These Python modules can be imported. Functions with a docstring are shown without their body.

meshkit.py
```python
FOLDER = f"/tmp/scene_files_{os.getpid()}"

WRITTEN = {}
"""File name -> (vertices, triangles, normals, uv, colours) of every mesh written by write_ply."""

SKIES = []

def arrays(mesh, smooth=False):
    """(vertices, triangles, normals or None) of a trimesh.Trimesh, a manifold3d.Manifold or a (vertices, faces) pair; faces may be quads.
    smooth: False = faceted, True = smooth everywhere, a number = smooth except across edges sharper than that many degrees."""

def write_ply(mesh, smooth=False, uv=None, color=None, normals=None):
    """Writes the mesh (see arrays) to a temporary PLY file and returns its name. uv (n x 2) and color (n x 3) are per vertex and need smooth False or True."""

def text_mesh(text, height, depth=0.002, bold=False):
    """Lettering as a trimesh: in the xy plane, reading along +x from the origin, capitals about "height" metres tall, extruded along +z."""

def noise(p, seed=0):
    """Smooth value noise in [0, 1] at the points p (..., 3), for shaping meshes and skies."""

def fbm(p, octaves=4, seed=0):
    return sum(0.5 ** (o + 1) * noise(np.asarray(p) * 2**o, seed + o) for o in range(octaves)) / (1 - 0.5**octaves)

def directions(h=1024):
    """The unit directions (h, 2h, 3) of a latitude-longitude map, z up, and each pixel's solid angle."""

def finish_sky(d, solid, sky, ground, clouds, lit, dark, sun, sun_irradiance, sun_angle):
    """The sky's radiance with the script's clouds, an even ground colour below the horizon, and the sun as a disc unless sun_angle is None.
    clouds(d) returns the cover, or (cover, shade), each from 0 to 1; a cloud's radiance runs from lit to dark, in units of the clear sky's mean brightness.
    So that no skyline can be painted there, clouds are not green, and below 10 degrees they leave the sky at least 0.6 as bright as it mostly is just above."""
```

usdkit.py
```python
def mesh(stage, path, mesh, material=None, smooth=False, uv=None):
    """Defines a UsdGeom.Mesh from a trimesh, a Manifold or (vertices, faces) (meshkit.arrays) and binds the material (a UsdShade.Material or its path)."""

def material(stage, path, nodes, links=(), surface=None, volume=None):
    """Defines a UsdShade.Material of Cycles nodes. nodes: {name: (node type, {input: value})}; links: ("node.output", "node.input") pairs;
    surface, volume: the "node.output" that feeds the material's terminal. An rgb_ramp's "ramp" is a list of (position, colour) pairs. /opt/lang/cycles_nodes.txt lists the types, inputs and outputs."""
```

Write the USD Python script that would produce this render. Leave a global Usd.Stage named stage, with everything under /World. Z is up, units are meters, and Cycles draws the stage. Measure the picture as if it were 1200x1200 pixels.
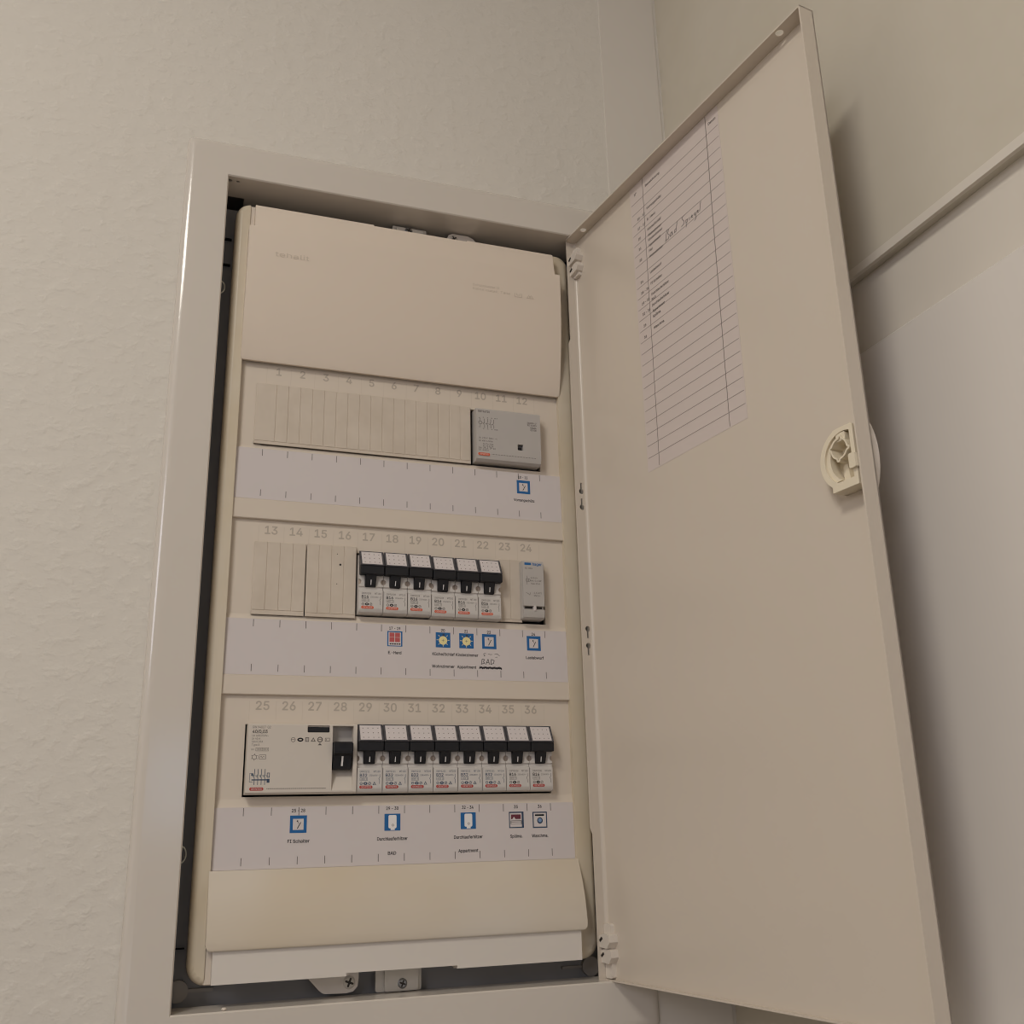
import math, random
import numpy as np
import trimesh
import manifold3d as m3
import shapely
from shapely import affinity
from shapely.geometry import Polygon, Point, LineString, box as sbox
from pxr import Usd, UsdGeom, UsdLux, UsdShade, Gf, Sdf
import meshkit, usdkit

random.seed(7)
stage = Usd.Stage.CreateInMemory()
UsdGeom.SetStageUpAxis(stage, UsdGeom.Tokens.z)
UsdGeom.SetStageMetersPerUnit(stage, 1.0)
UsdGeom.Xform.Define(stage, '/World')
UsdGeom.Scope.Define(stage, '/World/Looks')

# ------------------------------------------------------------------ camera, light, exposure
# All measures below are millimetres on the distribution board: x right, y into the wall (0 = face of the label strips), z up (0 = top of the upper strip).
ZW = 1750.0                       # that height above the floor
def pt(x, y, z): return Gf.Vec3d(x / 1000, y / 1000, (z + ZW) / 1000)

cam = UsdGeom.Camera.Define(stage, '/World/camera')
RIGHT, UP, FWD = (0.94414, -0.32869, -0.02336), (-0.07675, -0.28874, 0.95433), (0.32042, 0.89922, 0.29784)
M = Gf.Matrix4d(*RIGHT, 0, *UP, 0, *[-v for v in FWD], 0, *pt(-60.312, -692.434, -261.326), 1)
cam.AddTransformOp().Set(M)
cam.CreateHorizontalApertureAttr(36.0); cam.CreateVerticalApertureAttr(36.0)
cam.CreateFocalLengthAttr(36.0 * 1189.257 / 1200)
cam.CreateClippingRangeAttr(Gf.Vec2f(0.01, 100))
cam.CreateExposureAttr(0.0)

KEY, OVERHEAD, WIN, LOW = (1.75, 1.75, 1.95), (2.9, 2.78, 2.52), (.12, .18, .27), (.7, .75, .9)      # watts, red green blue
def rect_light(name, pos, target, w, h, power, color):
    l = UsdLux.RectLight.Define(stage, '/World/' + name)
    p, t = Gf.Vec3d(pos), Gf.Vec3d(target)
    z = (p - t).GetNormalized(); up = Gf.Vec3d(0, 0, 1)
    if abs(z[2]) > .99: up = Gf.Vec3d(0, 1, 0)
    x = Gf.Cross(up, z).GetNormalized(); y = Gf.Cross(z, x)
    l.AddTransformOp().Set(Gf.Matrix4d(*x, 0, *y, 0, *z, 0, *p, 1))
    l.CreateWidthAttr(w); l.CreateHeightAttr(h)
    l.CreateIntensityAttr(power / (w * h)); l.CreateColorAttr(Gf.Vec3f(*color))
    return l
# lamp out of view behind the camera's left, throws the door's shadow rightwards
rect_light('unseen_room_lamp', pt(-1400, -1850, 450), pt(100, 0, -50), .50, .50, 1.0, KEY)
# ceiling lamp out of view, upper left, placed for the shadow under the door
rect_light('unseen_ceiling_lamp', pt(-600, -900, 745), pt(-600, -900, -1000), .34, .34, 1.0, OVERHEAD)
# behind the camera: unseen window mirrored in the frame, plus an added cool fill
rect_light('unseen_window_daylight', pt(150, -2935, -95), pt(150, 0, -95), .50, .29, 1.0, WIN)
rect_light('added_low_fill', pt(-850, -2960, -1000), pt(-850, 0, -700), 1.1, 1.3, 1.0, LOW)  # added cool fill, low behind the camera; no glazed door is modelled

# ------------------------------------------------------------------ materials
def lin(r, g, b): return tuple(((c / 255) / 12.92 if c / 255 <= .04045 else ((c / 255 + .055) / 1.055) ** 2.4) for c in (r, g, b))
MATS = {}
def mat(name, rgb, rough=.5, var=0.0, scale=30, bump=0.0, bscale=200, spec=.5, metal=0.0, alt=None, detail=3):
    c = lin(*rgb); a = alt and lin(*alt)
    nodes = {'p': ('principled_bsdf', {'base_color': c, 'roughness': rough, 'specular_ior_level': spec, 'metallic': metal})}
    links = []
    if var or a:
        lo = a or tuple(v * (1 - var) for v in c)
        nodes['pos'] = ('geometry', {})
        nodes['n'] = ('noise_texture', {'scale': scale, 'detail': detail, 'roughness': .6})
        nodes['r'] = ('rgb_ramp', {'ramp': [(.3, lo), (.7, c)]})
        links += [('pos.position', 'n.vector'), ('n.fac', 'r.fac'), ('r.color', 'p.base_color')]
    if bump:
        nodes['pos2'] = ('geometry', {})
        nodes['bn'] = ('noise_texture', {'scale': bscale, 'detail': 2.0, 'roughness': .5})
        nodes['b'] = ('bump', {'strength': bump, 'distance': .001})
        links += [('pos2.position', 'bn.vector'), ('bn.fac', 'b.height'), ('b.normal', 'p.normal')]
    MATS[name] = usdkit.material(stage, '/World/Looks/' + name, nodes, links, surface='p.BSDF')
    return MATS[name]

mat('frame_paint', (214, 205, 194), .13, bump=.02, bscale=120)
mat('door_paint', (214, 202, 187), .25, bump=.06, bscale=220)
mat('cover_plastic', (218, 205, 189), .42)
mat('rail_plastic', (216, 204, 184), .42, alt=(210, 194, 166), scale=14)
mat('flap_plastic', (226, 211, 194), .5, bump=.03, bscale=900)
mat('flap_aged', (215, 205, 191), .5, alt=(210, 195, 172), scale=9, detail=2)
mat('end_plastic', (222, 214, 204), .45)
mat('blank_plastic', (214, 201, 185), .5, alt=(204, 190, 173), scale=40)
mat('paper', (214, 205, 202), .9)
mat('list_paper', (212, 199, 192), .9)
mat('number_print', (186, 174, 160), .6)
mat('slot_print', (208, 195, 179), .6)
mat('emboss', (206, 191, 174), .5)
mat('black_ink', (18, 17, 20), .8)
mat('pen_ink', (40, 36, 40), .7)
mat('grey_ink', (96, 88, 84), .8)
mat('list_ink', (84, 74, 68), .8)
mat('blue_ink', (28, 98, 158), .7)
mat('light_blue_ink', (120, 150, 190), .7)
mat('teal_ink', (52, 70, 96), .7)
mat('yellow_ink', (236, 222, 160), .8)
mat('red_ink', (190, 92, 92), .8)
mat('maroon_ink', (110, 50, 62), .8)
mat('white_ink', (236, 232, 230), .8)
mat('device_plastic', (208, 202, 196), .45)
mat('device_plastic_warm', (212, 202, 190), .45)
mat('device_grey', (188, 182, 176), .45)
mat('badge_orange', (214, 92, 52), .5)
mat('badge_red', (176, 58, 48), .5)
mat('toggle_black', (10, 11, 19), .5)
mat('holder_smoke', (78, 76, 80), .3)
mat('black_gap', (10, 10, 10), .9)
mat('grey_box_plastic', (142, 140, 140), .55)
mat('grey_box_lip', (150, 144, 138), .55)
mat('hinge_plastic', (226, 216, 204), .35)
mat('latch_plastic', (232, 220, 196), .4)
mat('screw_steel', (150, 152, 154), .35, metal=.9)
mat('screw_dull', (176, 160, 146), .5)
mat('screw_slot', (44, 38, 34), .6)
mat('bracket_steel', (206, 200, 190), .35)
mat('ring_white', (214, 212, 200), .4)
mat('plaster', (214, 206, 191), .85, alt=(206, 197, 179), scale=7, bump=.10, bscale=60, detail=6)
mat('smooth_wall', (236, 230, 222), .85, bump=.08, bscale=90)
mat('smooth_paint', (220, 212, 201), .7)
mat('casing_paint', (226, 218, 206), .5)
mat('leaf_paint', (232, 225, 217), .45)
mat('floor_wood', (168, 156, 144), .4, alt=(150, 138, 126), scale=6)
mat('ceiling_paint', (226, 222, 214), .9)
mat('crumb', (222, 210, 196), .9)
# woodchip wallpaper: scattered soft lumps
usdkit.material(stage, '/World/Looks/woodchip_paper', {
    'g': ('geometry', {}),
    'm': ('mapping', {'scale': (1.0, 1.0, 1.25)}),
    'n1': ('noise_texture', {'scale': 85.0, 'detail': 3.0, 'roughness': .5}),
    'r1': ('rgb_ramp', {'ramp': [(.0, (0, 0, 0)), (.38, (.10, .10, .10)), (.52, (.30, .30, .30)), (.66, (.8, .8, .8)), (.8, (1, 1, 1))]}),
    'n2': ('noise_texture', {'scale': 24.0, 'detail': 2.0, 'roughness': .5}),
    'mx': ('math', {'math_type': 'multiply', 'value2': .7}),
    'add': ('math', {'math_type': 'add'}),
    'b': ('bump', {'strength': .5, 'distance': .0011}),
    'p': ('principled_bsdf', {'base_color': lin(220, 213, 202), 'roughness': .8, 'specular_ior_level': .3})},
    [('g.position', 'm.vector'), ('m.vector', 'n1.vector'), ('g.position', 'n2.vector'), ('n1.fac', 'r1.fac'), ('r1.color', 'add.value1'), ('n2.fac', 'mx.value1'),
     ('mx.value', 'add.value2'), ('add.value', 'b.height'), ('b.normal', 'p.normal')], surface='p.BSDF')
MATS['woodchip_paper'] = UsdShade.Material.Get(stage, '/World/Looks/woodchip_paper')

# ------------------------------------------------------------------ object helpers
USED = set()
def free(base):
    p, k = base, 0
    while p in USED:
        k += 1; p = f'{base}_{k:03d}'
    USED.add(p)
    return p
def tag(prim, label=None, cat=None, group=None, kind=None):
    for k, v in (('label', label), ('category', cat), ('group', group), ('kind', kind)):
        if v: prim.SetCustomDataByKey(k, v)
    return prim
class Node:
    def __init__(self, prim, origin): self.prim, self.o, self.path = prim, np.array(origin, float), str(prim.GetPath())
def thing(name, label, cat, origin=(0, 0, 0), group=None):
    x = UsdGeom.Xform.Define(stage, free('/World/' + name)); x.AddTranslateOp().Set(pt(*origin))
    tag(x.GetPrim(), label, cat, group)
    return Node(x.GetPrim(), origin)
def arr(mesh):
    return meshkit.arrays(mesh)[:2]
def cat(*ms):
    ms = [m for m in ms if m is not None]
    return trimesh.util.concatenate([trimesh.Trimesh(*arr(m), process=False) for m in ms])
def part(name, mesh, m, parent, label=None, smooth=30, kind=None):
    v, f = arr(mesh)
    path = free(parent.path + '/' + name)
    p = usdkit.mesh(stage, path, trimesh.Trimesh((v - parent.o) / 1000, f, process=False), MATS[m], smooth=smooth)
    tag(p.GetPrim(), label, kind=kind)
    n = Node(p.GetPrim(), parent.o); return n
def single(name, mesh, m, label=None, cat=None, group=None, kind=None, smooth=30, origin=(0, 0, 0)):
    v, f = arr(mesh)
    p = usdkit.mesh(stage, free('/World/' + name), trimesh.Trimesh((v - np.array(origin)) / 1000, f, process=False), MATS[m], smooth=smooth)
    UsdGeom.Xformable(p).AddTranslateOp().Set(pt(*origin))
    tag(p.GetPrim(), label, cat, group, kind)
    return Node(p.GetPrim(), origin)
def copy(src, name, label, origin, group=None):
    x = UsdGeom.Xform.Define(stage, free('/World/' + name))
    x.GetPrim().GetReferences().AddInternalReference(src.path)
    UsdGeom.Xformable(x).ClearXformOpOrder(); 
    ops = UsdGeom.Xformable(x).GetOrderedXformOps()
    x.GetPrim().GetAttribute('xformOp:translate').Set(pt(*origin)) if x.GetPrim().GetAttribute('xformOp:translate') else x.AddTranslateOp().Set(pt(*origin))
    x.GetXformOpOrderAttr().Set(['xformOp:translate'])
    tag(x.GetPrim(), label, None, group)
    x.GetPrim().SetInstanceable(True)
    return Node(x.GetPrim(), origin)

# ------------------------------------------------------------------ shape helpers (mm)
def bx(x0, x1, y0, y1, z0, z1, c=0):
    if c:
        P = []
        for x, sx in ((x0, 1), (x1, -1)):
            for y, sy in ((y0, 1), (y1, -1)):
                for z, sz in ((z0, 1), (z1, -1)):
                    P += [(x + sx * c, y + sy * c, z), (x + sx * c, y, z + sz * c), (x, y + sy * c, z + sz * c)]
        return m3.Manifold.hull_points(np.array(P, float))
    return m3.Manifold.cube((x1 - x0, y1 - y0, z1 - z0)).translate((x0, y0, z0))
def polys(g): return [p for p in getattr(g, 'geoms', [g]) if p.geom_type == 'Polygon' and p.area > 1e-9]
def ex(poly, d):
    """extrude a shapely shape along +z"""
    return trimesh.util.concatenate([trimesh.creation.extrude_polygon(p, d, engine='earcut') for p in polys(poly)])
def to_y(m, y):
    """(a, b, n): a -> x, b -> z, n -> towards the viewer, from the plane y"""
    v, f = arr(m); return trimesh.Trimesh(np.c_[v[:, 0], y - v[:, 2], v[:, 1]], f, process=False)
def exy(poly, y0, y1):
    """a shape in (x, z) between the planes y0 < y1"""
    return to_y(ex(poly, y1 - y0), y1)
def exx(pts, x0, x1):
    """a profile [(y, z)] swept along x"""
    m = ex(Polygon(pts).buffer(0), x1 - x0); v, f = arr(m)
    t = trimesh.Trimesh(np.c_[x0 + v[:, 2], v[:, 0], v[:, 1]], f, process=False); t.fix_normals(); return t
def man(t):
    t = trimesh.Trimesh(*arr(t), process=True); t.merge_vertices()
    return m3.Manifold(m3.Mesh(np.asarray(t.vertices, np.float32), np.asarray(t.faces, np.uint32)))
def rr(x0, z0, x1, z1, r, q=8): return sbox(x0 + r, z0 + r, x1 - r, z1 - r).buffer(r, quad_segs=q) if r > 0 else sbox(x0, z0, x1, z1)
def layers(rects):
    """convex solid from rounded rectangles (y, x0, z0, x1, z1, r)"""
    P = []
    for y, x0, z0, x1, z1, r in rects:
        P += [(x, y, z) for x, z in rr(x0, z0, x1, z1, r).exterior.coords]
    return m3.Manifold.hull_points(np.array(P, float))
def cyl(x, y0, y1, z, r, seg=24):
    """a disc with its axis along y"""
    return exy(Point(x, z).buffer(r, quad_segs=seg // 4), y0, y1)
def stroke(pts, w, closed=False):
    l = LineString(pts + [pts[0]] if closed else pts); return l.buffer(w / 2, quad_segs=3)
TXT = {}
def txt(s, h, bold=False):
    k = (s, bold)
    if k not in TXT:
        m = meshkit.text_mesh(s, 1.0, depth=1.0, bold=bold)
        v, f = arr(m); TXT[k] = (v, f, v[:, 0].min(), v[:, 0].max())
    v, f, a, b = TXT[k]
    return v, f, a, b
def text(s, h, x, z, align='c', bold=False, sx=1.0, w=None):
    """lettering in (a, b, n); x, z: middle of its line of capitals (or its left / right end)"""
    v, f, a, b = txt(s, h, bold)
    k = sx if w is None else w / ((b - a) * h)
    off = {'c': (a + b) / 2, 'l': a, 'r': b}[align]
    return trimesh.Trimesh(np.c_[(v[:, 0] - off) * h * k + x, (v[:, 1] - .5) * h + z, v[:, 2] * .07], f, process=False)
def flat(poly): return ex(poly, .07)
def on(m, y): return to_y(m, y + .03)         # print standing 0.04 mm proud of the plane y

# ------------------------------------------------------------------ the room
XR, YW = 337.5, -12.0
FLOOR, CEIL = -ZW, 760.0
wall = bx(-1600, XR + 60, YW, YW + 130, FLOOR, CEIL) - bx(-52, 262, YW - 5, 100, -374, 222)
single('wall_back', wall, 'woodchip_paper', 'white woodchip-papered wall around the recessed distribution board', kind='structure')
single('trim_2', bx(278, XR - 3.0, YW - 1.0, YW + 1, FLOOR, CEIL, .3), 'smooth_paint', 'narrow smooth vertical board in the room corner right of the white frame', kind='structure')
TOPZ = 66.0                        # underside of the plaster over the room door
wr = bx(XR, XR + 130, -3000, YW, TOPZ, CEIL) + bx(XR, XR + 130, -160, YW, FLOOR, TOPZ)
single('wall_right', wr, 'plaster', 'blotchy cream plaster wall running from the corner over the room door', kind='structure')
single('trim_1', exx([(-3000, TOPZ - .3), (-170, TOPZ - .3), (-170, TOPZ + 5.5), (-3000, TOPZ + 5.5)], XR - .8, XR + 2), 'casing_paint', 'narrow smooth painted strip along the plaster edge over the room door', kind='structure')
d1 = thing('door_1', 'white room door with flush leaf and plain head casing right of the opened metal door', 'door', (XR, -700, FLOOR))
d1.prim.SetCustomDataByKey('kind', 'structure')
part('door_frame', cat(bx(XR + 7, XR + 100, -2900, -160, -5, TOPZ + 20), bx(XR + 7, XR + 100, -260, -160, FLOOR, -5)), 'casing_paint', d1)
part('door_leaf', bx(XR + 1.5, XR + 45, -1400, -205, FLOOR + 8, 16, 1.2), 'leaf_paint', d1)
single('wall_left', bx(-1700, -1600, -3000, YW, FLOOR, CEIL), 'smooth_wall', 'plain wall far left of the board, out of the picture', kind='structure')
fw = bx(-1700, 600, -3100, -3000, FLOOR, CEIL) - bx(-100, 400, -3200, -2900, -240, 50)
single('wall_front', fw, 'smooth_wall', 'plain wall behind the camera with one small unseen window', kind='structure')
single('window_1', cat(bx(-100, 400, -3060, -3050, -240, 50), bx(-112, -100, -3004, -2994, -252, 62), bx(400, 412, -3004, -2994, -252, 62), bx(-112, 412, -3004, -2994, -252, -240), bx(-112, 412, -3004, -2994, 50, 62)), 'white_ink', 'small white window out of view behind the camera, source of the sheen on the frame', kind='structure')  # out of view, sized to its reflection in the glossy frame
single('ceiling', bx(-1700, 600, -3100, 200, CEIL, CEIL + 100), 'ceiling_paint', 'white painted ceiling above the corridor', kind='structure')
single('floor', bx(-1700, 600, -3100, 200, FLOOR - 100, FLOOR), 'floor_wood', 'greyish wooden floor of the corridor', kind='structure')

# ------------------------------------------------------------------ distribution board: wall box, frame, fixing brackets
YF = -18.0                         # front of the frame
OX0, OX1, OZ0, OZ1 = -36.4, 247.5, -359.6, 206.8
board = thing('distribution_board', 'white steel flush-mounted electrical distribution board with its hinged door swung open', 'fuse box', (105, YW, -375))
box = bx(-50, 260, 14, 100, -372, 220) - bx(-44, 254, 12, 96, -366, 214)
part('wall_box', box, 'grey_box_plastic', board, 'dark grey plastic box sunk into the wall')
lip = sbox(-44, -366, 254, 199).difference(sbox(-25, -335, 236, 260))
lipn = part('box_lip', exy(lip, 15, 18), 'grey_box_plastic', board, 'dark grey inner rim showing round the cream cover')
for bxx, bz, dr in ((-32.5, -351, 1), (240.5, -353.4, -1)):
    part('corner_boss', cyl(bxx, 11.5, 15.2, bz, 6.4), 'grey_box_lip', board, 'round dark grey corner boss')
    part('rib', bx(min(bxx + dr * 6, bxx + dr * 21), max(bxx + dr * 6, bxx + dr * 21), 13, 15.2, bz - .9 - .2 * dr, bz + .9), 'grey_box_lip', board)
for z in (-327, 150, 172):
    part('box_clip', bx(-37, -30, 12.5, 15.2, z - .45, z + .45), 'black_gap', board)
out = layers([(YF, -60.5, -384, 271, 230.5, 2.5), (YF + .35, -62.9, -386.4, 273.4, 232.9, 2.5), (YF + 1.2, -65, -388, 275.5, 234.7, 3), (YF + 2.8, -66.4, -389.4, 277, 236.1, 4), (YW - .01, -66.8, -389.8, 277.4, 236.5, 4)])
out = out + (bx(OX0 - 1.4, OX1 + 1.4, YW - 1, 9, OZ0 - 1.4, OZ1 + 1.4))
out = out + bx(-23, OX1 + 1.4, 8, 26, OZ1, OZ1 + 1.4)
out = out - bx(OX0, OX1, YF - 5, 30, OZ0, OZ1)
out = out - m3.Manifold.hull_points(np.array([(x, y, z) for y, e in ((YF - .01, .8), (YF + .9, 0)) for x in (OX0 - e, OX1 + e) for z in (OZ0 - e, OZ1 + e)], float))
for hx_, r in ((-35.4, 1.6), (-29.5, 1.3)):
    out = out - m3.Manifold.cylinder(20, r, r, 20).translate((hx_, -11.5, OZ1 - 8))
part('frame', out, 'frame_paint', board, 'glossy white steel surround frame', smooth=40)
for z in (126, -272):
    t = trimesh.creation.torus(5.0, .55, 28, 8); v, f = arr(t)
    part('cable_ring', trimesh.Trimesh(np.c_[v[:, 0] * .7 - 36.6, v[:, 2] + 5, v[:, 1] + z], f), 'ring_white', board, 'thin pale ring peeping out behind the frame edge')

def cross_screw(parent, x, y, z, r, m='bracket_steel', angle=25):
    s = part('screw', m3.Manifold.hull(man(cyl(x, y, y + 1, z, r, 28)) + man(cyl(x, y - .7, y, z, r * .72, 28))), m, parent, 'cross-head fixing screw')
    a = math.radians(angle); c, q = math.cos(a), math.sin(a)
    cr = stroke([(x - r * .55 * c, z - r * .55 * q), (x + r * .55 * c, z + r * .55 * q)], r * .32).union(stroke([(x + r * .55 * q, z - r * .55 * c), (x - r * .55 * q, z + r * .55 * c)], r * .32))
    part('screw_slot', exy(cr, y - .78, y - .6), 'screw_slot', parent)
    return s
for zz, x0, x1, x2, x3, sx_, sz_ in ((-360, 88.5, 118.5, 94, 116, 105.6, -354.6), (201, 93, 121, 98, 116, 105.8, 200.5)):
    if zz < 0:
        b = part('fixing_bracket', cat(exy(rr(x0, -359.2, x1, -340, 1.5), 7.5, 9), exy(rr(x2, -359, x3, -338, 1.5), 5.5, 7.5)), 'bracket_steel', board, 'pale metal fixing bracket with a screw under the cover')
    else:
        b = part('fixing_bracket', cat(exy(rr(x0, 190, x1, 204.5, 1), 7.5, 9), exy(rr(x2 - 2, 190, x3 + 2, 203, 1), 5.5, 7.5)), 'bracket_steel', board, 'pale metal fixing bracket with a screw above the cover')
    cross_screw(b, sx_, 5.2, sz_, 3.1, 'screw_steel', 70)

def affinity_shift(m, dn):
    v, f = arr(m); return trimesh.Trimesh(v + [0, 0, dn], f, process=False)
# ------------------------------------------------------------------ the opened door of the board
AN = .147
SV, TV = np.array([math.sin(AN), -math.cos(AN), 0]), np.array([-math.cos(AN), -math.sin(AN), 0])
TD = 10.8                          # depth of the folded rim
H0 = np.array([235.3, -9.0, 0]) - TD * TV
DZ0, DZ1, DW, SAG = -360.0, 206.5, 280.6, .0119
def door_map(m, t0=0.0):
    """(s, z, t): s along the door from the hinge, t towards its inside"""
    v, f = arr(m)
    s, z, t = v[:, 0], v[:, 1], v[:, 2] + t0
    w = H0 + s[:, None] * SV + t[:, None] * TV; w[:, 2] = z + SAG * s
    r = trimesh.Trimesh(w, f, process=False)
    return r if np.linalg.det(np.stack([SV, [0, 0, 1], TV])) > 0 else trimesh.Trimesh(w, f[:, ::-1], process=False)
sheet = ex(sbox(0, DZ0, DW, DZ1), 1.0)
def rim_s(poly, s0, s1):           # shape in (t, z), between s0 and s1
    m = ex(poly, s1 - s0); v, f = arr(m); return trimesh.Trimesh(np.c_[s0 + v[:, 2], v[:, 1], v[:, 0]], f)
def rim_z(poly, z0, z1):           # shape in (s, t)
    m = ex(poly, z1 - z0); v, f = arr(m); return trimesh.Trimesh(np.c_[v[:, 0], z0 + v[:, 2], v[:, 1]], f)
hole = lambda t, z, up: Point(t, z).buffer(2.1).union(sbox(t - .95, z, t + .95, z + (6.2 if up else -6.2))).union(Point(t, z + (6.2 if up else -6.2)).buffer(.95))
hinge_rim = Polygon([(0, DZ0), (TD - 1.6, DZ0), (TD - 1.6, -266), (TD, -262), (TD, 112), (TD - 1.6, 116), (TD - 1.6, DZ1), (0, DZ1)])
for z, up in ((-13.8, True), (-26.6, True), (-121.2, False), (-133.8, False)):
    hinge_rim = hinge_rim.difference(hole(5.6, z, up))
top_rim = sbox(0, 0, DW, TD).difference(Point(22, 5.6).buffer(2.6)).difference(Point(258.5, 6.8).buffer(2.6)).difference(Point(1, TD + .5).buffer(2))
fold = lambda s0, s1, a, b: None
panel = cat(sheet, rim_s(hinge_rim, 0, 1), rim_s(sbox(0, DZ0, TD, DZ1), DW - 1, DW), rim_z(top_rim, DZ1 - 1, DZ1), rim_z(sbox(0, 0, DW, TD - 6), DZ0, DZ0 + 1))
# small fillets where the sheet is folded
fil = Polygon([(0, 0), (2.2, 0), (1.2, .35), (.35, 1.2), (0, 2.2)])
f1 = rim_z(affinity.translate(fil, 1, 1), DZ0, DZ1); f2 = rim_z(affinity.translate(affinity.scale(fil, -1, 1, origin=(0, 0)), DW - 1, 1), DZ0, DZ1)
door = part('door', cat(door_map(panel), door_map(f1), door_map(f2)), 'door_paint', board, 'opened white sheet-steel door with folded rim', smooth=40)
# hinges: two stacked lobes of white plastic, top and bottom
def hinge(z, flip):
    ms = []
    for k, dz in enumerate((0, -9.5)):
        prof = Polygon([(0, 0), (9.5, 1.5), (11.5, 4.5), (10.5, 7.0), (6, 7.2), (0, 5)]) if not flip else Polygon([(0, 0), (8.5, -.5), (11.5, 3.0), (11, 6.8), (6, 7.6), (0, 6)])
        p = affinity.translate(prof, 1.0, z + dz)
        ms.append(ex(p.buffer(.7, quad_segs=3), 6.0 if k else 7.0))
    ms.append(ex(rr(1.2, z - (12 if not flip else 20), 9.5, z + 14, 1.5), 3.2))
    return door_map(cat(*ms), .9)
for z, fl in ((183.5, False), (-338.5, True)):
    hn = part('hinge', hinge(z, fl), 'hinge_plastic', door, 'white plastic hinge clip with two lobes')
    part('hinge_slot', door_map(cat(ex(affinity.rotate(sbox(1.4, z + 3.6, 5.0, z + 5.2), 35), 7.3), ex(affinity.rotate(sbox(1.4, z - 6.0, 4.6, z - 4.6), 35), 6.5)), 1.0), 'screw_slot', door)
# quarter-turn latch on the inner face, knob outside
LC = (270.6, -81.3)
half = Point(*LC).buffer(17.4, quad_segs=16).intersection(sbox(250, -98.4, 278.4, -64.2)).union(sbox(260, -98.4, 278.4, -93.6)).union(rr(264, -72, 278.4, -64.4, 1.2))
inner = Point(LC[0] + .4, LC[1] + .2).buffer(14.4, quad_segs=16).intersection(sbox(250, -93.8, 275.8, -66.2))
part('latch_housing', door_map(cat(ex(half.difference(inner), 10.0), ex(half, 2.0)), 1.0), 'latch_plastic', door, 'cream half-moon plastic latch housing')
RC = (268.2, -75.8)
lob = Point(*RC).buffer(6.0)
for k in range(4):
    a = math.radians(78 + 90 * k); lob = lob.union(Point(RC[0] + 5.9 * math.cos(a), RC[1] + 6.1 * math.sin(a)).buffer(1.35))
lob = lob.buffer(.5).buffer(-.5)
part('latch_cam', door_map(ex(lob.difference(lob.buffer(-.95)), 10.6), 1.0), 'latch_plastic', door, 'lobed cream plastic ring of the latch')
cres = Point(*LC).buffer(14.2, quad_segs=16).difference(Point(LC[0] + 2.2, LC[1] + .4).buffer(13.4, quad_segs=16)).intersection(sbox(250, -92.6, 266, -68.5))
part('latch_slide', door_map(ex(cres, 8.6), 1.0), 'latch_plastic', door)
part('latch_tongue', door_map(cat(ex(rr(275.0, -89.6, 279.4, -81.6, .8), 12.0), ex(rr(266.0, -71.6, 272.4, -67.0, .8), 9.6), ex(Polygon([(264.5, -93.8), (264.5, -84), (267.5, -83), (269, -93.8)]), 5)), 1.0), 'latch_plastic', door, 'cream latch tongue at the rim')
kn_ = affinity.scale(Point(262, -78).buffer(1, quad_segs=20), 15.6, 29).intersection(sbox(240, -99.5, 290, -40))
part('door_knob', door_map(cat(ex(kn_.buffer(-1.2), 9.0), affinity_shift(ex(kn_, 7.0), 1.5)), -9.0), 'hinge_plastic', door, 'white turning handle on the outer face, seen past the rim')

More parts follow.
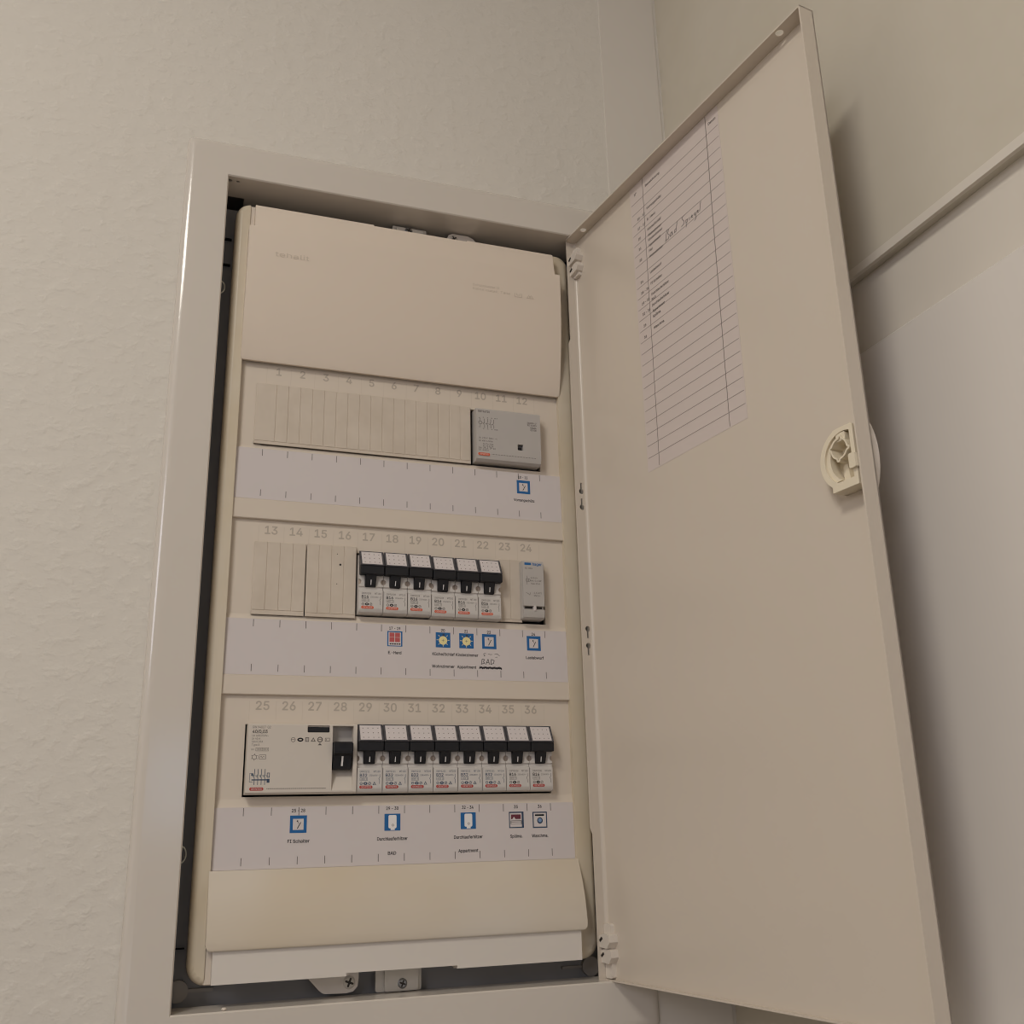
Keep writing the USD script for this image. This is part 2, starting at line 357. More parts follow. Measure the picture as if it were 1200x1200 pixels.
# ------------------------------------------------------------------ circuit list stuck inside the door
plist = thing('circuit_list', 'ruled paper circuit list with printed entries and one handwritten line inside the open door', 'paper', tuple(H0 + SV * 135 + np.array([0, 0, -24])))
part('sheet', door_map(ex(sbox(83, -25.5, 189.5, 205.3), .12), 1.0), 'list_paper', plist)
LT = 1.12
ln = [sbox(84.5, z - .13, 188.5, z + .13) for z in np.linspace(189.9, -15.4, 24)]
for p in ln:
    part('ruled_line', door_map(ex(p, .05), LT), 'list_ink', plist, smooth=False)
for p in (Polygon([(99.9, 205), (100.3, 205), (96.8, -24.4), (96.4, -24.4)]), Polygon([(176.1, 205), (176.6, 205), (172.6, -24.6), (172.2, -24.6)])):
    part('column_line', door_map(ex(p, .05), LT), 'list_ink', plist, smooth=False)
ent = [('N°', 88.6, 197.4), ('Bezeichnung', 103.2, 196.6), ('Datum', 179, 197), ('10 - 12', 90.6, 174.7), ('Vorrangschütz', 102.8, 177), ('17 - 19', 90.4, 166.4), ('E.-Herd', 102.6, 167.8),
       ('20', 90.2, 157.8), ('Küche/Schlaf', 102.3, 159.3), ('Wohnzimmer', 102.4, 154.2), ('21', 90, 149.2), ('Kinderzimmer', 102.4, 150.3), ('Appartment', 102.4, 145.6), ('22', 89.9, 139.8), ('Flur', 102.4, 141.3), ('Wohnzimmer', 102.2, 136.4),
       ('24', 89.4, 121.6), ('Lastabwurf', 101.7, 123.8), ('25 - 28', 89.2, 112.8), ('FI Schalter', 101.6, 114.6), ('29 - 31', 89.1, 104), ('Durchlauferhitzer', 101.6, 105.8), ('BAD', 101.3, 101.6),
       ('32 - 34', 89.0, 95.4), ('Durchlauferhitzer', 101.2, 97), ('Appartment', 101.4, 92.2), ('35', 89.4, 85.9), ('Spülma.', 101.3, 88), ('36', 89.2, 76.8), ('Waschma.', 101.3, 78.8)]
for s, x, z in ent:
    part('printed_entry', door_map(text(s, 1.95, x, z, 'l', bold=True, w={'Durchlauferhitzer': 21.0, 'Bezeichnung': 18.0}.get(s)), LT), 'grey_ink', plist, smooth=False)
def hand(strokes, x, z, k, w): return shapely.union_all([stroke([(x + a * k, z + b * k) for a, b in st], w) for st in strokes])
BAD_SPIEGEL = [[(0, 0), (.6, 2.2), (1.2, 3.4), (1.9, 3.0), (1.2, 2.0), (2.0, 1.2), (1.4, .2), (.2, .3)], [(3.2, 1.4), (2.5, 1.3), (2.3, .4), (3.0, .4), (3.4, 1.4), (3.5, .3)], [(5.4, 1.3), (4.6, 1.3), (4.4, .4), (5.2, .5), (6.0, 3.4)],
               [(9.4, 3.2), (8.5, 3.2), (8.4, 2.4), (9.1, 1.6), (8.8, .6), (7.8, .5)], [(9.9, 1.3), (10.0, -1.0)], [(9.9, 1.2), (10.8, 1.2), (10.6, .4), (10.0, .4)], [(11.6, 1.2), (11.6, .4)], [(12.4, .9), (13.1, .9), (12.7, 1.3), (12.3, .7), (13.1, .3)], [(14.4, 1.2), (13.8, 1.0), (13.9, .4), (14.5, .8), (14.4, -.9), (13.7, -1.1)], [(15.1, .9), (15.7, .9), (15.3, 1.3), (15.0, .7), (15.8, .3)], [(16.2, .4), (17.0, 3.0)]]
part('handwriting', door_map(flat(hand(BAD_SPIEGEL, 122.5, 137.3, 2.45, .42)), LT), 'pen_ink', plist, 'handwritten words in dark pen', smooth=False)

# ------------------------------------------------------------------ cream cover with rails, row panels, flaps and end plates
DEV = [-3.3, -122.38 - 1.6, -244.76]       # device rows
STR = [0.0, -122.38, -244.76]              # label strips
SEAM = [70.5, -51.8, -172.9]               # shadow seams over the number fields
cover = thing('front_cover', 'cream plastic front cover with three rows of device windows and curved cable flaps', 'cover', (105, 0, -347))
CZ0, CZ1 = -347.4, 197.0
slab = layers([(-2.0, -24.5, CZ0 + 4, 237.5, CZ1 - 4, 8), (-1.0, -26.6, CZ0 + 1.6, 239.6, CZ1 - 1.6, 9.6), (.8, -27.8, CZ0 + .4, 240.7, CZ1 - .4, 10.6), (3, -28.4, CZ0, 241.2, CZ1, 11), (13, -28.4, CZ0, 241.2, CZ1, 11)])
X0, X1 = -18.2, 227.3
slab = slab - bx(X0, X1, -30, 30, CZ0 - 10, CZ1 + 20)
slab = slab - bx(-40, 260, 6, 30, CZ0 + 3, CZ1 - 3) + (bx(-28.4, -26.4, 5, 13, CZ0 + 10, CZ1 - 10) + bx(239.2, 241.2, 5, 13, CZ0 + 10, CZ1 - 10))
sides = sorted(slab.decompose(), key=lambda m: m.bounding_box()[0])
part('side_rail', cat(*[s for s in sides if s.bounding_box()[3] < 100]), 'rail_plastic', cover, 'yellowed rounded rail along the cover edge', smooth=35)
part('side_rail', cat(*[s for s in sides if s.bounding_box()[0] > 100]), 'rail_plastic', cover, 'yellowed rounded rail along the cover edge', smooth=35)
for r in range(3):
    s0, dz, se = STR[r], DEV[r], SEAM[r]
    low = SEAM[r + 1] if r < 2 else -284.5
    num = sbox(X0, dz + 5.5, X1, 189 if r == 0 else se + 2).difference(sbox(-1.5, dz + 6.8, 211.6, dz + 52.9))
    win = sbox(-2.7, dz + 5.6, 212.6, dz + 53.9).difference(sbox(-1.5, dz + 6.8, 211.6, dz + 52.9))
    field = cat(exy(num, 2.4, 4.4), exy(win, 4.0, 6),
                exx([(2.4, dz + 5.6), (2.2, dz + 4.4), (1.3, s0 + .9), (1.0, s0 + .5), (.35, s0 - 37.6), (-.25, s0 - 37.9), (-.3, low + .5), (.2, low), (4.2, low), (4.4, s0), (4.4, dz + 5.6)], X0, X1))
    if r == 0:
        field = cat(field, bx(X0 - .4, -12, -1.2, 3.4, 140, 194.6, .6), bx(221, X1 + .4, -1.2, 3.4, 140, 194.6, .6))
    if r == 2:
        field = cat(field, bx(X0 - .4, -10, -1.2, 3.4, CZ0 + .3, -300, .6), bx(219, X1 + .4, -1.2, 3.4, CZ0 + .3, -300, .6))
    nums = [text(str(1 + 12 * r + k), 5.6, 8.9 + 17.17 * k, dz + 65.1, bold=True) for k in range(12)]
    part('row_panel', field, 'cover_plastic', cover, ['upper', 'middle', 'lower'][r] + ' row of the cover with its device window', smooth=25)
    for k, n in enumerate(nums):
        part('slot_number', to_y(n, 2.37), 'number_print', cover, smooth=False)
    tick = [sbox(.3 + 17.3 * k, dz + 55.5, .55 + 17.3 * k, dz + 68) for k in range(13)]
    part('slot_marks', exy(shapely.union_all(tick), 2.36, 2.45), 'slot_print', cover, 'faint vertical marks between the slot numbers')
def flap(prof, x0, x1, thick=2.0):
    pr = [(y, z) for y, z in prof]; inn = [(y + thick, z) for y, z in reversed(prof)]
    return exx(pr + inn, x0, x1)
def smoothline(pts, n=6):
    p = np.array(pts, float); t = np.arange(len(p)); q = np.linspace(0, len(p) - 1, (len(p) - 1) * n + 1)
    from scipy.interpolate import PchipInterpolator
    return [(float(a), float(b)) for a, b in PchipInterpolator(t, p)(q)]
def shell(prof, x0, x1, th, r, ends):
    """a bulged flap: swept profile with rounded corners at its free edge and side cheeks back to the panel"""
    body = man(flap(prof, x0, x1, th))
    cheeks = [man(exx(prof + [(4.0, prof[-1][1]), (4.0, prof[0][1])], a, b)) for a, b in ((x0, x0 + 1.2), (x1 - 1.2, x1))]
    for c in cheeks: body = body + c
    zs = [z for _, z in prof]; z0, z1 = min(zs) - 1, max(zs) + 1
    keep = sbox(x0 - 1, z0 - 50, x1 + 1, z1).intersection(rr(x0, min(zs), x1, max(zs) + 50, r)) if ends == 'low' else rr(x0, min(zs) - 50, x1, max(zs), r)
    return body ^ man(exy(keep, -40, 20))
p1 = smoothline([(-2.2, 66.8), (-5.6, 80), (-10.0, 105), (-12.8, 132), (-14.0, 158), (-13.8, 170.5)])
fl1 = shell(p1, -19.2, 228.0, 2.0, 2.0, 'low')
ftop = man(exx([(-13.8, 170.4), (-12.2, 180), (-10.2, 190.3), (-9.6, 190.8), (3, 190.8), (3, 170.4)], -15.3, 223.6)) - bx(74.5, 150, -30, 30, 189.4, 200)
def flap_y(z): return float(np.interp(z, [b for a, b in p1], [a for a, b in p1]))
flap1 = part('cable_flap', fl1 + ftop, 'flap_plastic', cover, 'upper curved blank cable flap', smooth=30)
part('embossed_text', on(text('tehalit', 3.8, 12.8, 149.6, w=25), flap_y(149.6) - .08), 'emboss', flap1, 'faint raised maker lettering', smooth=False)
for s, xx, zz, w in (('Schutzklasse II', 153.5, 149.8, 22), ('Keine metall. Teile', 153.5, 146.4, 31)):
    part('embossed_text', on(text(s, 1.9, xx, zz, 'l', w=w), flap_y(zz) - .05), 'emboss', flap1, smooth=False)
sq = lambda x, z, r, w: sbox(x - r, z - r, x + r, z + r).difference(sbox(x - r + w, z - r + w, x + r - w, z + r - w))
tri = Polygon([(-3.2, -2), (3.2, -2), (0, 3)]); tri = tri.difference(tri.buffer(-.6)).union(Point(0, -.3).buffer(.9))
part('embossed_symbol', on(flat(sq(191.5, 147.5, 3.2, .5).union(sq(191.5, 147.5, 1.6, .5)).union(affinity.translate(tri, 201.5, 146.6))), flap_y(147)), 'emboss', flap1, 'raised square and triangle marks', smooth=False)
p3 = smoothline([(-13.4, -327.3), (-13.9, -323), (-12.4, -312), (-8.6, -298), (-4.2, -287.5), (-2.0, -282.2)])
flap3 = part('cable_flap', shell(p3, -19.0, 228.4, 2.0, 3.6, 'low'), 'flap_aged', cover, 'lower curved blank cable flap, yellowed', smooth=30)
endp = sbox(-14.6, -346.0, 224.4, -318).difference(sbox(66, -349, 137.5, -344.2))
part('end_plate', cat(exy(endp, -11.6, 2), exy(sbox(X0, CZ0 + .2, X1, -284).difference(sbox(70, -350, 139, -344)), 1.6, 4)), 'end_plastic', cover, 'plain lower end plate under the flap')
tabp = Polygon([(43, -338), (45.8, -348.6)] + [(52 + 1.2 * k, -355.2 - 2.6 * math.sin(k / 4 * math.pi / 2)) for k in range(5)] + [(70, -358.2), (74, -357.4), (76.8, -354.6), (77.4, -350), (77.4, -338)])
tab = part('screw_tab', exy(tabp, 7, 8.6), 'end_plastic', cover, 'rounded fixing tab below the cover')
cross_screw(tab, 71.4, 6.9, -352, 4.0, 'bracket_steel', 70)
tabt = Polygon([(137, 184), (137.5, 198.6), (139.4, 203.4), (142.5, 205.3), (156, 205.3), (160, 203.6), (164.5, 199), (168, 184)])
tab2 = part('screw_tab', exy(tabt, 6, 7.6), 'end_plastic', cover, 'rounded fixing tab above the cover')
cross_screw(tab2, 143.8, 5.9, 200.6, 3.4, 'bracket_steel', 30)

# ------------------------------------------------------------------ blanking covers in the unused slots
def blank(label, x0, x1, z0, z1, lines, low, y=.6, spots=()):
    t = thing('blanking_cover', label, 'blanking cover', ((x0 + x1) / 2, y, z0))
    ed = [x0] + [l for l in lines] + [x1]
    for a, b in zip(ed[:-1], ed[1:]):
        part('blank_segment', bx(a + .14, b - .14, y, y + 3, z0 + low, z1, .25), 'blank_plastic', t)
    part('base_strip', cat(bx(x0, x1, y + .35, y + 3.1, z0, z1 - .4), bx(x0, x1, y, y + 2, z0, z0 + low - .2, .25)), 'blank_plastic', t)
    if spots:
        part('dark_spot', cat(*[cyl(x, y - .05, y + .3, z, r, 12) for x, z, r in spots]), 'screw_slot', t, 'small dark speck')
    return t
blank('long cream blanking cover with break-off segments closing the slots 1 to 9', -6.6, 154.6, 4.0, 50.8, [8 + 8.65 * k for k in range(17)], 2.5)
blank('short cream blanking cover below the numbers 13 and 14', -2.0, 33.2, -119.0, -67.8, [6.9, 15.7, 24.5], 3.2, y=.5)
blank('grimy cream blanking cover with dark specks below the numbers 15 and 16', 33.9, 68.6, -119.1, -67.4, [42.5, 51.3, 60.0], 2.6, y=.1, spots=((57.3, -81.2, .75), (55, -73.6, .35), (55.2, -95.2, .35)))
blank('narrow cream blanking cover below the number 23 between breaker and small relay', 175.2, 192.6, -116.6, -69.4, [183.9], 2.0, y=.6)

# ------------------------------------------------------------------ circuit breakers
def badge(w, h, x, z): return rr(x, z, x + w, z + h, h / 2 - .01)
def ring(x, z, r, w=.28): return Point(x, z).buffer(r).difference(Point(x, z).buffer(r - w))
CHEEK, FACE = -4.6, -5.8
def breaker(label, rating, ref, origin, group, ink, badge_m, icons):
    ox, oy, oz = origin
    t = thing('circuit_breaker', label, 'circuit breaker', origin, group)
    W = 17.36
    X = lambda m: trimesh.Trimesh(arr(m)[0] + [ox, 0, oz - 7.9], arr(m)[1], process=False)
    body = exx([(6, 8.0), (-2.6, 8.0), (-4.6, 8.9), (-5.6, 10.6), (FACE, 12), (FACE, 23.6), (-5.2, 24.2), (-3.6, 24.6), (-3.6, 26.6), (CHEEK, 27.2), (CHEEK - .1, 34), (CHEEK, 36), (-2, 50), (6, 52.2)], 0.14, W - .1)
    body = man(body) ^ m3.Manifold.hull_points(np.array([(x, y, z) for z in (7, 54) for x, y in ((.14, 6), (.14, -4.9), (.8, -6.2), (W - .76, -6.2), (W - .1, -4.9), (W - .1, 6))], float))
    B = body
    B = B - bx(4.2, 12.2, -12, -2.4, 26.7, 39, .6)                       # slot of the toggle
    for xx in (-.1, W + .1):
        B = B - man(cyl(xx, -8, -2.8, 30.4, 2.0, 20))
    part('body', X(B), 'device_plastic', t, smooth=25)
    part('screw_hole', X(cat(*[exy(Point(xx, 30.4).buffer(1.95).intersection(sbox(.06, 20, W, 40)), -3.1, -2.75) for xx in (0, W)])), 'screw_dull', t, 'half-round screw opening at the side')
    tg = cat(bx(.25, W - .1, -9.6, -3, 34.9, 41.2, .5), exx([(-8.0, 35.2), (-6.6, 30), (-5.2, 27.0), (-2.5, 26.8), (-2.5, 36)], 4.5, 11.9))
    tog = part('toggle', X(tg), 'toggle_black', t, 'black rocker toggle in the on position')
    part('toggle_mark', X(exx([(-6.25, 28.0), (-7.2, 31.4), (-7.0, 31.4), (-6.0, 28.0)], 7.95, 8.5)), 'white_ink', tog, 'white on mark')
    hol = exx([(-2.4, 52.6), (-3.2, 52.9), (-9.5, 41.5), (-8.8, 41.0), (-3, 41.0)], .2, W - .1)
    hd = part('label_holder', X(hol), 'holder_smoke', t, 'smoky label holder tilted above the toggle')
    e = lambda k, o: (-3.2 - 6.3 * k - .9 * o, 52.9 - 11.4 * k + .45 * o)
    part('label_card', X(exx([e(.06, .05), e(.93, .05), e(.93, .0), e(.06, .0)], 1.5, W - 1.5)), 'paper', hd, 'white dotted label card')
    dots = []
    for a in range(4):
        for b in range(3):
            c0 = e(.24 + .28 * b, .1); x = 3.6 + 3.4 * a
            dots.append(bx(x - .27, x + .27, c0[0] - .04, c0[0] + .25, c0[1] - .27, c0[1] + .27))
    part('dot_print', X(cat(*dots)), 'grey_ink', hd)
    pr = [on(text(ref, 1.25, 2.0, 21.9, 'l', w=6.6), FACE), on(text('MT100', 1.25, 15.6, 21.9, 'r', w=4.4), FACE), on(text('230/400V~', 1.0, 8.2, 19.4, 'l', w=6.2), FACE)]
    br = rr(2.1, 16.0, 7.2, 18.0, .2); br = br.difference(br.buffer(-.18))
    pr += [on(flat(br), FACE), on(text('6000', 1.1, 4.0, 17, w=2.6), FACE), on(text('3', 1.1, 6.4, 17), FACE)]
    sy = ring(3.0, 14.2, .95).union(sbox(4.6 + .6 * (icons - 3) * 0, 13.9, 4.6, 14.0)).union(ring(8.6, 14.2, .95)).union(stroke([(8.0, 13.6), (9.2, 14.9)], .22)).union(stroke([(2.4, 14.2), (3.6, 14.2)], .22))
    if icons > 3: sy = sy.union(Polygon([(10.6, 13.2), (13.0, 13.2), (11.8, 15.4)]).difference(Polygon([(11.2, 13.5), (12.4, 13.5), (11.8, 14.6)])))
    oval = affinity.scale(Point(5.8, 14.2).buffer(1), 1.35, .95)
    oval = oval.difference(affinity.scale(Point(5.8, 14.2).buffer(1), .55, .3))
    sw = stroke([(15.4, 20), (15.4, 18.2), (14.7, 17.2), (15.3, 16.2), (15.3, 14)], .25)
    pr += [on(flat(sy), FACE), on(flat(sw), FACE)]
    part('small_print', X(cat(*pr)), ink, t, smooth=False)
    part('rating_print', X(cat(on(text(rating, 1.9, 2.0, 19.5, 'l', True, w=4.9), FACE), on(flat(oval), FACE))), 'black_ink' if icons == 3 else 'teal_ink', t, 'bold current rating and oval test mark', smooth=False)
    bd = part('maker_badge', X(on(flat(badge(8.8, 1.9, 1.8, 11.0)), FACE)), badge_m, t, 'orange-red maker badge', smooth=False)
    part('badge_text', X(on(text('GEWISS', 1.05, 6.2, 11.95, w=6.8), FACE - .05)), 'paper', bd, smooth=False)
    return t
ordn = ['leftmost', 'second', 'third', 'fourth', 'fifth', 'rightmost']
X2 = [69.75 + 17.5 * k for k in range(6)]
X3 = [71.05 + 17.43 * k for k in range(8)]
b16 = b32 = None
for k in range(6):
    lb = f'B16 circuit breaker with black toggle under number {17 + k}, {ordn[k]} in the middle row'
    o = (X2[k], 0, DEV[1] + 7.9)
    if k >= 3: o = (X2[k], 0, DEV[1] + 7.9 - .7)
    if b16 is None: b16 = breaker(lb, 'B16', 'GW90208', o, 'B16 breakers of the middle row', 'grey_ink', 'badge_orange', 3)
    else: copy(b16, 'circuit_breaker', lb, o, 'B16 breakers of the middle row')
for k in range(6):
    lb = f'B32 circuit breaker under number {29 + k}, {ordn[k]} of the six B32 ones in the bottom row'
    o = (X3[k], 0, DEV[2] + 7.9)
    if b32 is None: b32 = breaker(lb, 'B32', 'GW92211', o, 'B32 breakers of the bottom row', 'teal_ink', 'badge_red', 4)
    else: copy(b32, 'circuit_breaker', lb, o, 'B32 breakers of the bottom row')
b16b = breaker('B16 circuit breaker under number 35, second from right in the bottom row', 'B16', 'GW90208', (X3[6], 0, DEV[2] + 7.9), 'B16 breakers at the end of the bottom row', 'grey_ink', 'badge_red', 3)
copy(b16b, 'circuit_breaker', 'B16 circuit breaker under number 36 at the right end of the bottom row', (X3[7], 0, DEV[2] + 7.9), 'B16 breakers at the end of the bottom row')

# ------------------------------------------------------------------ residual-current switch, contactor, relay
z0 = DEV[2]
rcd = thing('residual_current_switch', 'wide residual-current switch with one black lever at the left of the bottom row', 'safety switch', (0, 0, z0 + 8))
FR = -6.4
bodyr = man(exx([(6, z0 + 8), (-5.2, z0 + 8), (FR, z0 + 9.2), (FR, z0 + 51.8), (-5.8, z0 + 52.4), (6, z0 + 52.4)], -.4, 70.7))
chan = man(exx([(-20, z0 + 10.2), (-6.0, z0 + 10.2), (.8, z0 + 24), (1.2, z0 + 51.4), (-20, z0 + 51.4)], 54.3, 68.2))
bodyr = bodyr - chan - bx(37.7, 52.4, -10, -4.8, z0 + 47.0, z0 + 51.6, .5)
part('body', bodyr, 'device_plastic_warm', rcd, smooth=25)
part('channel_wall', bx(54.2, 68.3, .9, 2.2, z0 + 38, z0 + 51.5), 'device_grey', rcd, 'grey back of the lever channel')
part('test_button', bx(37.9, 52.2, -5.6, -3, z0 + 47.2, z0 + 50.6, .4), 'toggle_black', rcd, 'dark blue-black test button')
lev = exx([(-10.6, z0 + 40.8), (-12.2, z0 + 39.5), (-11.6, z0 + 33.5), (-8.6, z0 + 32), (-6.2, z0 + 23.8), (0, z0 + 23.2), (1, z0 + 40.8)], 55.0, 66.9)
lv = part('lever', cat(lev, bx(54.8, 67.3, -11.9, -6, z0 + 34.2, z0 + 40.2, .5)), 'toggle_black', rcd, 'broad black lever')
part('lever_mark', exx([(-8.75, z0 + 31.6), (-8.62, z0 + 31.6), (-6.6, z0 + 25.4), (-6.85, z0 + 25.4)], 60.2, 61.4), 'white_ink', lv, 'white on mark')
rows = [('GW 94027  Q2', 1.5, 50.2, False, 11.5), ('40/0,03', 2.0, 47.4, True, 9.6), ('Un 400/230V~', 1.2, 44.8, False, 10.4), ('In 40 A', 1.2, 42.9, False, 5.2), ('IΔn 0,03A', 1.2, 41.0, False, 6.9), ('Type A', 1.3, 39.0, False, 4.9)]
for s, h, zz, b, w in rows:
    part('printed_line', on(text(s, h, 2.4, z0 + zz, 'l', b, w=w), FR), 'black_ink' if b else 'grey_ink', rcd, smooth=False)
im = sbox(5.0, 35.0, 13.2, 37.2).difference(sbox(5.2, 35.2, 8.9, 37.0)).difference(sbox(9.1, 35.2, 13.0, 37.0))
hexs = shapely.union_all([ring(4.4, 31.2, 1.5, .3)] + [stroke([(4.4 + 1.4 * math.cos(a), 31.2 + 1.4 * math.sin(a)), (4.4 + 2.1 * math.cos(a), 31.2 + 2.1 * math.sin(a))], .3) for a in np.arange(6) * math.pi / 3 + .5])
wavebox = rr(7.2, 29.9, 11.8, 32.7, .4); wavebox = wavebox.difference(wavebox.buffer(-.25)).union(stroke([(8, 31), (8.6, 31.9), (9.4, 30.7), (10, 31.6), (11, 31.2)], .25))
part('printed_symbols', cat(*[on(trimesh.Trimesh(arr(flat(g))[0] + [0, z0, 0], arr(flat(g))[1]), FR) for g in (im, hexs, wavebox)], on(text('Im', 1.1, 2.2, z0 + 36.1, 'l'), FR), on(text('1500 A', 1.1, 11, z0 + 36.1, w=3.4), FR), on(text('1500', 1.1, 7.0, z0 + 36.1, w=3), FR)), 'grey_ink', rcd, 'printed rating boxes and star symbol', smooth=False)
dia = [stroke([(5 + 2.2 * k, 23.6), (5 + 2.2 * k, 20.6), (4.3 + 2.2 * k, 19), (5 + 2.2 * k, 18.4), (5 + 2.2 * k, 14)], .38) for k in range(4)]
dia += [stroke([(3.4, 19.6), (13.4, 19.6)], .3), stroke([(3.6, 17.0), (13.8, 17.0)], .75), stroke([(2, 21), (2, 15.6), (4, 15.6)], .25), stroke([(2, 21), (4, 21)], .25), sbox(12.8, 18.4, 14.6, 21.4).difference(sbox(13.2, 18.8, 14.2, 21)), sbox(12.8, 15.2, 14.6, 17.6), sbox(3, 19.6, 4.2, 21)]
part('wiring_diagram', on(trimesh.Trimesh(arr(flat(shapely.union_all(dia)))[0] + [0, z0, 0], arr(flat(shapely.union_all(dia)))[1]), FR), 'teal_ink', rcd, 'printed four-pole wiring diagram', smooth=False)
ic = [ring(28.6, 42.3, 1.5, .3), stroke([(27.6, 42.3), (29.6, 42.3)], .3), sbox(36.4, 41, 38.8, 43.8).difference(sbox(36.9, 41.4, 37.5, 43.4)).difference(sbox(37.8, 41.4, 38.4, 43.4)), Polygon([(40, 41.1), (43.2, 41.1), (41.6, 43.9)]).difference(Polygon([(40.8, 41.5), (42.4, 41.5), (41.6, 43)])), ring(46, 42.4, 1.8, .6), stroke([(45.2, 42.4), (46.8, 42.4)], .5), Polygon([(44.6, 38.8), (47.4, 38.8), (46, 40.2)]), sbox(49.3, 41.2, 52.4, 43.5).difference(sbox(49.6, 41.5, 52.1, 43.2)), stroke([(50.2, 42.8), (50.2, 42)], .3)]
part('approval_marks', cat(*[on(trimesh.Trimesh(arr(flat(g))[0] + [0, z0, 0], arr(flat(g))[1]), FR) for g in ic]), 'grey_ink', rcd, 'row of small approval marks', smooth=False)
ov = affinity.scale(Point(33.2, z0 + 42.3).buffer(1), 2.0, 1.25).difference(affinity.scale(Point(33.2, z0 + 42.3).buffer(1), 1.0, .4))
part('approval_marks', on(flat(ov), FR), 'black_ink', rcd, smooth=False)
bd = part('maker_badge', on(flat(badge(8.8, 2.1, 2.2, z0 + 10.3)), FR), 'badge_red', rcd, 'red maker badge', smooth=False)
part('badge_text', on(text('GEWISS', 1.15, 6.6, z0 + 11.35, w=6.8), FR - .05), 'paper', bd, smooth=False)
part('dotted_line', cat(*[on(flat(sbox(13 + .95 * k, z0 + 11.2, 13.55 + .95 * k, z0 + 11.75)), FR) for k in range(40)]), 'grey_ink', rcd, smooth=False)

FC = -7.0
con = thing('contactor', 'square grey contactor module with a small black window under the numbers 10 to 12', 'contactor', (182, 0, 4))
bodyc = man(exx([(6, 5.6), (-3.6, 5.2), (-6.0, 6.6), (FC, 10.0), (FC, 46.4), (-6.4, 47.4), (6, 48.2)], 156.9, 209.0)) - bx(189.9, 194.4, -12, -4.2, 15.9, 20.8, .4)
part('body', bodyc, 'device_grey', con, smooth=25)
part('indicator_window', bx(190.1, 194.2, -4.6, -3.2, 16.1, 20.6), 'toggle_black', con, 'black position indicator window')
part('indicator_flag', bx(190.4, 193.9, -5.2, -4.4, 18.6, 20.4, .2), 'holder_smoke', con)
part('printed_line', on(text('GW 96720', 1.7, 158.3, 44.9, 'l', True, w=9.4), FC), 'grey_ink', con, smooth=False)
coil = [stroke([(160 + 0, 39), (160, 36.6)], .3), sbox(158.6, 34.6, 161.4, 36.6).difference(sbox(158.9, 34.9, 161.1, 36.3)), stroke([(160, 34.6), (160, 32.4)], .3), stroke([(161.4, 35.4), (170.4, 34.6)], .22)]
for k in range(4):
    x = 163.4 + 2.5 * k; coil += [stroke([(x, 38.8), (x, 36.6), (x - .9, 34.4)], .35), stroke([(x, 34.2), (x, 31.6)], .35)]
part('wiring_diagram', cat(*[on(flat(g), FC) for g in coil], on(text('1   3   5  R7', .9, 168, 39.9, w=12), FC), on(text('2   4   6  R8', .9, 168, 30.7, w=12), FC), on(text('A1', .9, 159.6, 39.4), FC), on(text('A2', .9, 159.6, 32), FC)), 'grey_ink', con, 'small printed contact diagram', smooth=False)
for s, xx, zz, w in (('Uc  230 V  50Hz  ~4', 158.6, 23.2, 14.6), ('Un  400 V~50Hz', 158.6, 20.8, 11.2), ('AC7a 25A', 161.8, 18.4, 8.4), ('AC7b 8,5A', 161.8, 16.6, 8.4), ('Ith  25 A  IP 20', 158.4, 15.0, 13.6), ('Ui  440V', 158.4, 13.4, 8.2)):
    part('printed_line', on(text(s, 1.25, xx, zz, 'l', w=w), FC), 'grey_ink', con, smooth=False)
for s, zz, w in (('20060309-17', 39.4, 7.6), ('IEC 61095', 37.6, 7.6), ('KEMA', 35.4, 5), ('CE VDE', 33.6, 5.2)):
    part('printed_line', on(text(s, 1.3, 205.8, zz, 'r', True, w=w), FC), 'grey_ink', con, smooth=False)
bd = part('maker_badge', on(flat(badge(9.4, 2.2, 158.0, 8.0 + .9)), FC), 'badge_orange', con, 'orange maker badge', smooth=False)
part('badge_text', on(text('GEWISS', 1.15, 162.7, 10.0, w=7), FC - .05), 'paper', bd, smooth=False)
part('dotted_line', cat(*[on(flat(sbox(169 + 1.0 * k, 10.2, 169.5 + 1.0 * k, 10.7)), FC) for k in range(36)]), 'grey_ink', con, smooth=False)

zr = STR[1]
FY = -6.2
rel = thing('relay', 'slim grey relay module with a blue maker line under the number 24', 'relay', (200, 0, zr + 8))
bodyl = man(exx([(6, zr + 7.6), (-3.4, zr + 7.6), (-5.6, zr + 8.8), (FY, zr + 11.4), (FY, zr + 14.2), (-3.6, zr + 15.6), (-3.6, zr + 17.0), (FY, zr + 17.2), (FY, zr + 50.2), (-5.4, zr + 51.2), (6, zr + 51.6)], 191.6, 208.0))
bodyl = bodyl + bx(191.2, 192.4, -4.4, 6, zr + 8.2, zr + 51)
part('body', bodyl, 'device_grey', rel, smooth=25)
part('slider', bx(199.3, 201.3, -7.0, -3, zr + 13.4, zr + 17.2, .3), 'paper', rel, 'small white slider')
part('slider_slot', bx(193.4, 206.6, -3.9, -3.4, zr + 15.2, zr + 17.0), 'screw_slot', rel)
part('maker_line', cat(on(flat(sbox(193.0, zr + 48.0, 198.2, zr + 49.8)), FY), on(text('hager', 2.1, 203.0, zr + 48.9, bold=True, w=7.4), FY)), 'blue_ink', rel, 'blue bar and maker lettering', smooth=False)
